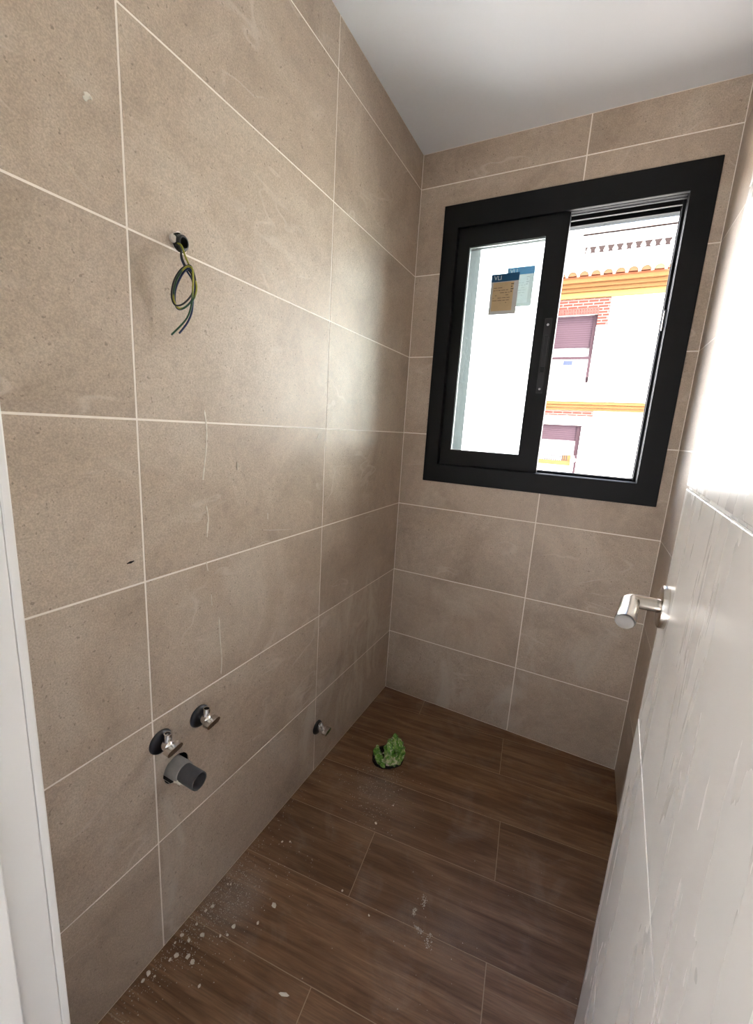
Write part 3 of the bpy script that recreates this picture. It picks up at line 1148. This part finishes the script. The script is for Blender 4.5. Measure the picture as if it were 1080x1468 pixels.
for i, (u, v, s) in enumerate(chip_px):
    p = pix(u, v, 2, 0.0)
    o = place('plaster_chip', chips[i % 6], None, (max(p.x, 0.008), p.y, 0.0002), 0, random.uniform(0, 6.28))
    k = s * 1.15 * 0.001
    el = 2.0 if (u, v) == (407, 1427) else 1.0
    o.scale = (k * el, k * (0.7 if el > 1 else 1.0), k)
    if el > 1:
        lab = 'long white plaster sliver lying on the wood look floor'
    elif p.y > -0.75:
        lab = 'tiny white plaster crumb on the floor near the stuffed drain'
    elif p.x < 0.14:
        lab = 'white plaster chip on the floor close along the tiled wall'
    else:
        lab = 'white plaster chip on the floor planks away from the wall'
    tag(o, lab, 'plaster chip', 'plaster chips on the floor')

rr = random.Random(21)
b = MB()


def crumb(x, y, s):
    vs_ = []
    for k in range(4):
        a = k * 2.094 + rr.uniform(-.4, .4)
        vs_.append((x + math.cos(a) * s, y + math.sin(a) * s, 0.0002) if k < 3 else (x + rr.uniform(-.3, .3) * s, y, 0.0002 + s * rr.uniform(.5, 1.1)))
    b.add(vs_, [(0, 2, 1), (0, 1, 3), (1, 2, 3), (2, 0, 3)])


for (cx, cy, sx, sy, n) in ((0.03, -1.20, 0.022, 0.10, 420), (0.07, -1.14, 0.05, 0.08, 260), (0.05, -1.06, 0.035, 0.05, 420), (0.12, -0.93, 0.08, 0.05, 70),
                            (0.24, -0.57, 0.06, 0.05, 240), (0.30, -0.66, 0.04, 0.03, 50), (0.23, -0.47, 0.05, 0.03, 120), (0.5, -0.8, 0.22, 0.25, 90), (0.02, -0.9, 0.01, 0.2, 120)):
    for k in range(n):
        x, y = rr.gauss(cx, sx), rr.gauss(cy, sy)
        if 0.004 < x < 0.95 and -1.5 < y < -0.01:
            crumb(x, y, rr.choice((0.0006, 0.0008, 0.001, 0.0013, 0.0018)))


def smear(pts, wd):
    P = [pix(u, v, 2, 0.0) for u, v in pts]
    for i in range(70):
        t = rr.random() * (len(P) - 1)
        k = int(t)
        q = P[k].lerp(P[min(k + 1, len(P) - 1)], t - k)
        crumb(q.x + rr.gauss(0, wd), q.y + rr.gauss(0, wd), rr.choice((0.0008, 0.0012, 0.002)))


smear([(617, 1340), (614, 1352), (616, 1362)], 0.004)
smear([(596, 1328), (606, 1338)], 0.003)
smear([(609, 1285), (607, 1300)], 0.003)
smear([(592, 1312), (596, 1303)], 0.002)
tag(b.build('plaster_dust', M_DUST), 'fine pale plaster crumbs scattered along the wall and floor', 'dust', kind='stuff')

# ------------------------------------------------------------------ hall behind the doorway
HX0, HX1, HY0, HZC = -0.9, 2.0, -4.4, 2.42
for nm, a, bq, m, lab in (
        ('floor_hall', (HX0, HY0, -0.12), (HX1, YFO, 0.0), M_BOUNCE, 'unseen hall floor made pale to bounce daylight'),
        ('ceiling_hall', (HX0, HY0, HZC), (HX1, YFO, HZC + 0.12), M_CEIL, 'white ceiling of the hall')):
    tag(MB().box(a, bq).build(nm, m), lab, kind='structure')
tag(MB().box((HX0 - 0.12, HY0 - 0.2, -0.12), (HX1 + 0.12, HY0, HZC + 0.12)).build('wall_hall_back', M_WHITE), 'white end wall of the hall', kind='structure')
tag(MB().box((HX1, HY0, -0.12), (HX1 + 0.12, YFO, HZC + 0.12)).build('wall_hall_right', M_WHITE), 'white right wall of the hall', kind='structure')
MB_ = MB()
MB_.prism([rect(HY0, -0.12, YFO, HZC + 0.12), rect(*HALL_LIGHT_OPENING)], lambda u, v, h: (h, u, v), HX0, HX0 - 0.12)
tag(MB_.build('wall_hall_left', M_WHITE), 'white left wall of the hall with an added daylight opening', kind='structure')
for x0, x1 in ((HX0, -0.16), (XR + 0.16, HX1)):
    tag(MB().box((x0 - 0.12 if x0 == HX0 else x0, YFO, -0.12), (x1, YFO + 0.11, HZC + 0.12)).build('wall_hall_front', M_WHITE), 'white hall wall beside the bathroom', kind='structure')
tag(MB().box((-0.16, YFO, ZC + 0.1), (XR + 0.16, YFO + 0.11, HZC + 0.12)).build('wall_hall_lintel', M_WHITE), 'white wall above the bathroom doorway', kind='structure')

# ------------------------------------------------------------------ apartment building across the street
FYY = 11.0
bd = tag(empty('apartment_building', (0.5, FYY, -6.0)), 'cream apartment building with ochre mouldings, brick lintels and roller shutters', 'building')
BO = bd.location


def bpart(bld, name, mat, parent=None, smooth=None, bevel=0):
    for i, p in enumerate(bld.v):
        bld.v[i] = p - BO
    return bld.build(name, mat, parent or bd, smooth, bevel)


MPF = lambda u, v, h: (u, FYY - h, v)
UW = (-1.06, 2.78, 0.385, 4.48)
LW = (-1.06, -0.10, 0.405, 1.67)
b = MB()
b.prism([rect(-1.4, -6.0, 9.0, 5.30), rect(*UW), rect(*LW)], MPF, 0.0, -0.30)
bpart(b, 'facade_wall', M_FACADE)
bpart(MB().box((-1.4, FYY + 0.30, -6), (9, FYY + 0.4, 5.3)), 'inner_wall', M_WHITE)
# stepped eaves moulding
for k, (z0, z1, pr, m) in enumerate(((4.86, 5.00, 0.07, M_OCHREL), (5.00, 5.085, 0.13, M_OCHRE), (5.085, 5.17, 0.20, M_OCHRE), (5.17, 5.27, 0.28, M_OCHRE))):
    bpart(MB().box((-1.15, FYY - pr, z0 + 0.008), (9, FYY, z1)), 'eaves_moulding', m)
# roof tiles
bpart(MB().box((-1.15, FYY - 0.30, 5.27), (9, FYY + 0.9, 5.31)), 'roof_deck', M_TERRA)
t_prof = [(math.cos(math.pi * k / 10), math.sin(math.pi * k / 10)) for k in range(11)]
b = MB()
r0, r1, th = 0.105, 0.085, 0.016
for (yy, r, z) in ((FYY - 0.36, r0, 5.31), (FYY + 0.55, r1, 5.44)):
    for rr_ in (r, r - th):
        for c_, s_ in t_prof:
            b.v.append(Vector((c_ * rr_, yy - FYY, s_ * rr_ + z - 5.31)))
n = 11
for k in range(10):
    b.f.append((k, k + 1, 2 * n + k + 1, 2 * n + k))
    b.f.append((n + k, 3 * n + k, 3 * n + k + 1, n + k + 1))
    b.f.append((k, n + k, n + k + 1, k + 1))
b.f.append(tuple(range(n)))
roof_me = b.mesh('roof_tile', M_TERRA, 40)
for k in range(-3, 26):
    x = -0.06 + 0.266 * k
    if x > -1.1:
        place('roof_tile', roof_me, bd, Vector((x, FYY, 5.31)) - BO)
# terrace parapet and balustrade, set back
TY = 12.0
bpart(MB().box((-1.4, TY, 5.3), (10, TY + 0.2, 6.30)), 'terrace_parapet', M_BALW)
bpart(MB().box((-0.62, TY - 0.05, 6.555), (10, TY + 0.25, 6.74)), 'balustrade_rail', M_BALW)
bpart(MB().box((-0.35, TY - 0.13, 6.765), (10, TY + 0.33, 6.86)), 'balustrade_coping', M_BALW)
bpart(MB().box((-0.30, TY - 0.07, 6.735), (10, TY + 0.27, 6.77)), 'coping_shadow_strip', M_SHADE)  # dark strip standing in for the shadow under the coping
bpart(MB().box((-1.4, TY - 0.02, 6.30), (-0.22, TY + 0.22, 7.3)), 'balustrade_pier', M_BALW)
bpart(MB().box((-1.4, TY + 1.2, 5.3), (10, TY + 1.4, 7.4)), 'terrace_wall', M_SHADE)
bprof = [(0.072, 0.0), (0.072, 0.02), (0.050, 0.03), (0.090, 0.075), (0.094, 0.095), (0.075, 0.13), (0.040, 0.17), (0.036, 0.20), (0.060, 0.225), (0.072, 0.235), (0.072, 0.258)]
bprof = [(r * 0.66, h) for r, h in bprof]
bal_me = MB().lathe(bprof, (0, 0, 0), (0, 0, 1), 14).mesh('baluster', M_BALW, 50)
for k in range(-1, 30):
    x = -0.02 + 0.2165 * k + 0.105
    place('baluster', bal_me, bd, Vector((x, TY + 0.1, 6.30)) - BO)
# brick surrounds
b = MB()
b.prism([[(UW[0] - 0.24, 4.48), (0.385, 4.48), (0.385, 4.19), (0.635, 4.19), (0.635, 4.86), (UW[0] - 0.24, 4.86)]], MPF, 0.02, -0.02)
bpart(b, 'brick_lintel', M_BRICK)
bpart(MB().box((LW[0] - 0.24, FYY - 0.02, 1.915), (0.635, FYY + 0.02, 2.05)), 'brick_lintel', M_BRICK)
# soldier course bricks over the upper window
sold = MB().box((-0.026, -0.03, 0.0), (0.026, 0.0, 0.15)).mesh('brick', plain('red_brick', srgb(86, 44, 36), 0.85, var=0.1, scale=3))
for k in range(23):
    place('brick', sold, bd, Vector((UW[0] + 0.035 + k * 0.0635, FYY - 0.012, 4.485)) - BO)
# floor band
for z0, z1, pr in ((2.05, 2.125, 0.05), (2.125, 2.20, 0.09), (2.20, 2.285, 0.13)):
    bpart(MB().box((-1.4, FYY - pr, z0 + 0.008), (9, FYY, z1)), 'floor_band', M_OCHRE)
bpart(MB().box((-1.4, FYY - 0.15, 2.285), (9, FYY, 2.36)), 'floor_band', M_FACADE)
# upper window
b = MB().box((UW[0], FYY + 0.10, 3.68), (0.30, FYY + 0.13, 4.48))
sh = bpart(b, 'roller_shutter', M_SHUT)
bpart(MB().box((UW[0], FYY + 0.22, 2.78), (0.385, FYY + 0.25, 3.70)), 'white_curtain', M_STUCW)
bpart(MB().box((0.30, FYY + 0.06, 2.78), (0.385, FYY + 0.16, 4.48)), 'window_jamb', M_MAROON)
bpart(MB().box((UW[0], FYY - 0.06, 3.37), (0.375, FYY - 0.01, 3.435)), 'balcony_rail', M_MAROON)
bpart(MB().box((0.315, FYY - 0.05, 2.92), (0.375, FYY - 0.005, 3.40)), 'rail_post', M_MAROON)
bpart(MB().box((UW[0], FYY - 0.03, 2.78), (0.315, FYY - 0.012, 3.365)), 'balcony_panel', M_STUCW)
bpart(MB().box((-0.28, FYY - 0.04, 3.225), (-0.05, FYY - 0.031, 3.335)), 'blue_plate', plain('blue_grey_plate', srgb(50, 56, 78), 0.6, spec=0.1))
# lower window
bpart(MB().box((LW[0], FYY + 0.10, 1.25), (0.30, FYY + 0.13, 1.67)), 'roller_shutter', M_SHUT)
bpart(MB().box((LW[0], FYY + 0.22, -0.1), (0.405, FYY + 0.25, 1.27)), 'white_curtain', M_STUCW)
bpart(MB().box((0.30, FYY + 0.06, 0.86), (0.405, FYY + 0.16, 1.67)), 'window_jamb', M_MAROON)
bpart(MB().box((0.345, FYY - 0.05, 0.25), (0.405, FYY - 0.005, 0.86)), 'rail_post', M_MAROON)
bpart(MB().box((LW[0], FYY - 0.12, 0.58), (0.25, FYY - 0.02, 0.70)), 'planter', plain('pale_wood', srgb(92, 72, 44), 0.7, spec=0.1))
for k in range(13):
    bpart(MB().box((-0.52 + k * 0.055, FYY - 0.09, 0.70), (-0.497 + k * 0.055, FYY - 0.05, 0.86)), 'rail_bar', plain('grey_rail_paint', srgb(46, 44, 47), 0.6, spec=0.1) if k == 0 else bpy.data.materials['grey_rail_paint'])
bpart(MB().box((0.02, FYY - 0.08, 0.70), (0.25, FYY - 0.03, 0.86)), 'planter_box', M_OCHRE)
bpart(MB().lathe([(0.045, -0.02), (0.062, -0.02), (0.062, 0.02), (0.045, 0.02), (0.045, -0.02)], (0.325, FYY - 0.08, 0.74), (0, 1, 0), 20), 'hose_ring', M_STUCW, None, 40)
bpart(MB().box((LW[0], FYY - 0.03, -0.1), (0.345, FYY - 0.012, 0.58)), 'balcony_panel', M_STUCW)

# plain white house standing forward of it
nb = tag(empty('white_house', (-4.0, 10.2, -6.0)), 'plain white rendered house wall standing beside the cream building', 'building')
for nm, a, q, m in (('house_wall', (-9.0, 9.5, -6.0), (-0.80, 10.5, 10.4), M_STUCW), ('roof_slab', (-9.1, 9.4, 10.4), (-0.76, 10.55, 10.6), M_STUCW)):
    x = MB().box(a, q)
    for i, p in enumerate(x.v):
        x.v[i] = p - nb.location
    x.build(nm, m, nb)
tag(MB().box((-30, 0.6, -6.2), (30, 40, -6.0)).build('street', plain('asphalt', srgb(110, 108, 106), 0.9, var=0.05, scale=2)), 'grey street surface between the houses', kind='structure')

# unseen white block added to bounce sunlight through the bathroom window
sb = tag(empty('added_bounce_block', (6.0, 5.5, -6.0)), 'unseen white block added to bounce sunlight indoors', 'building')
for nm, a, q, m in (('house_wall', (4.2, 0.8, -6.0), (6.2, 10.3, 8.0), M_STUCW), ('roof_slab', (4.15, 0.7, 8.0), (6.3, 10.4, 8.2), M_STUCW)):
    x = MB().box(a, q)
    for i, p in enumerate(x.v):
        x.v[i] = p - sb.location
    x.build(nm, m, sb)
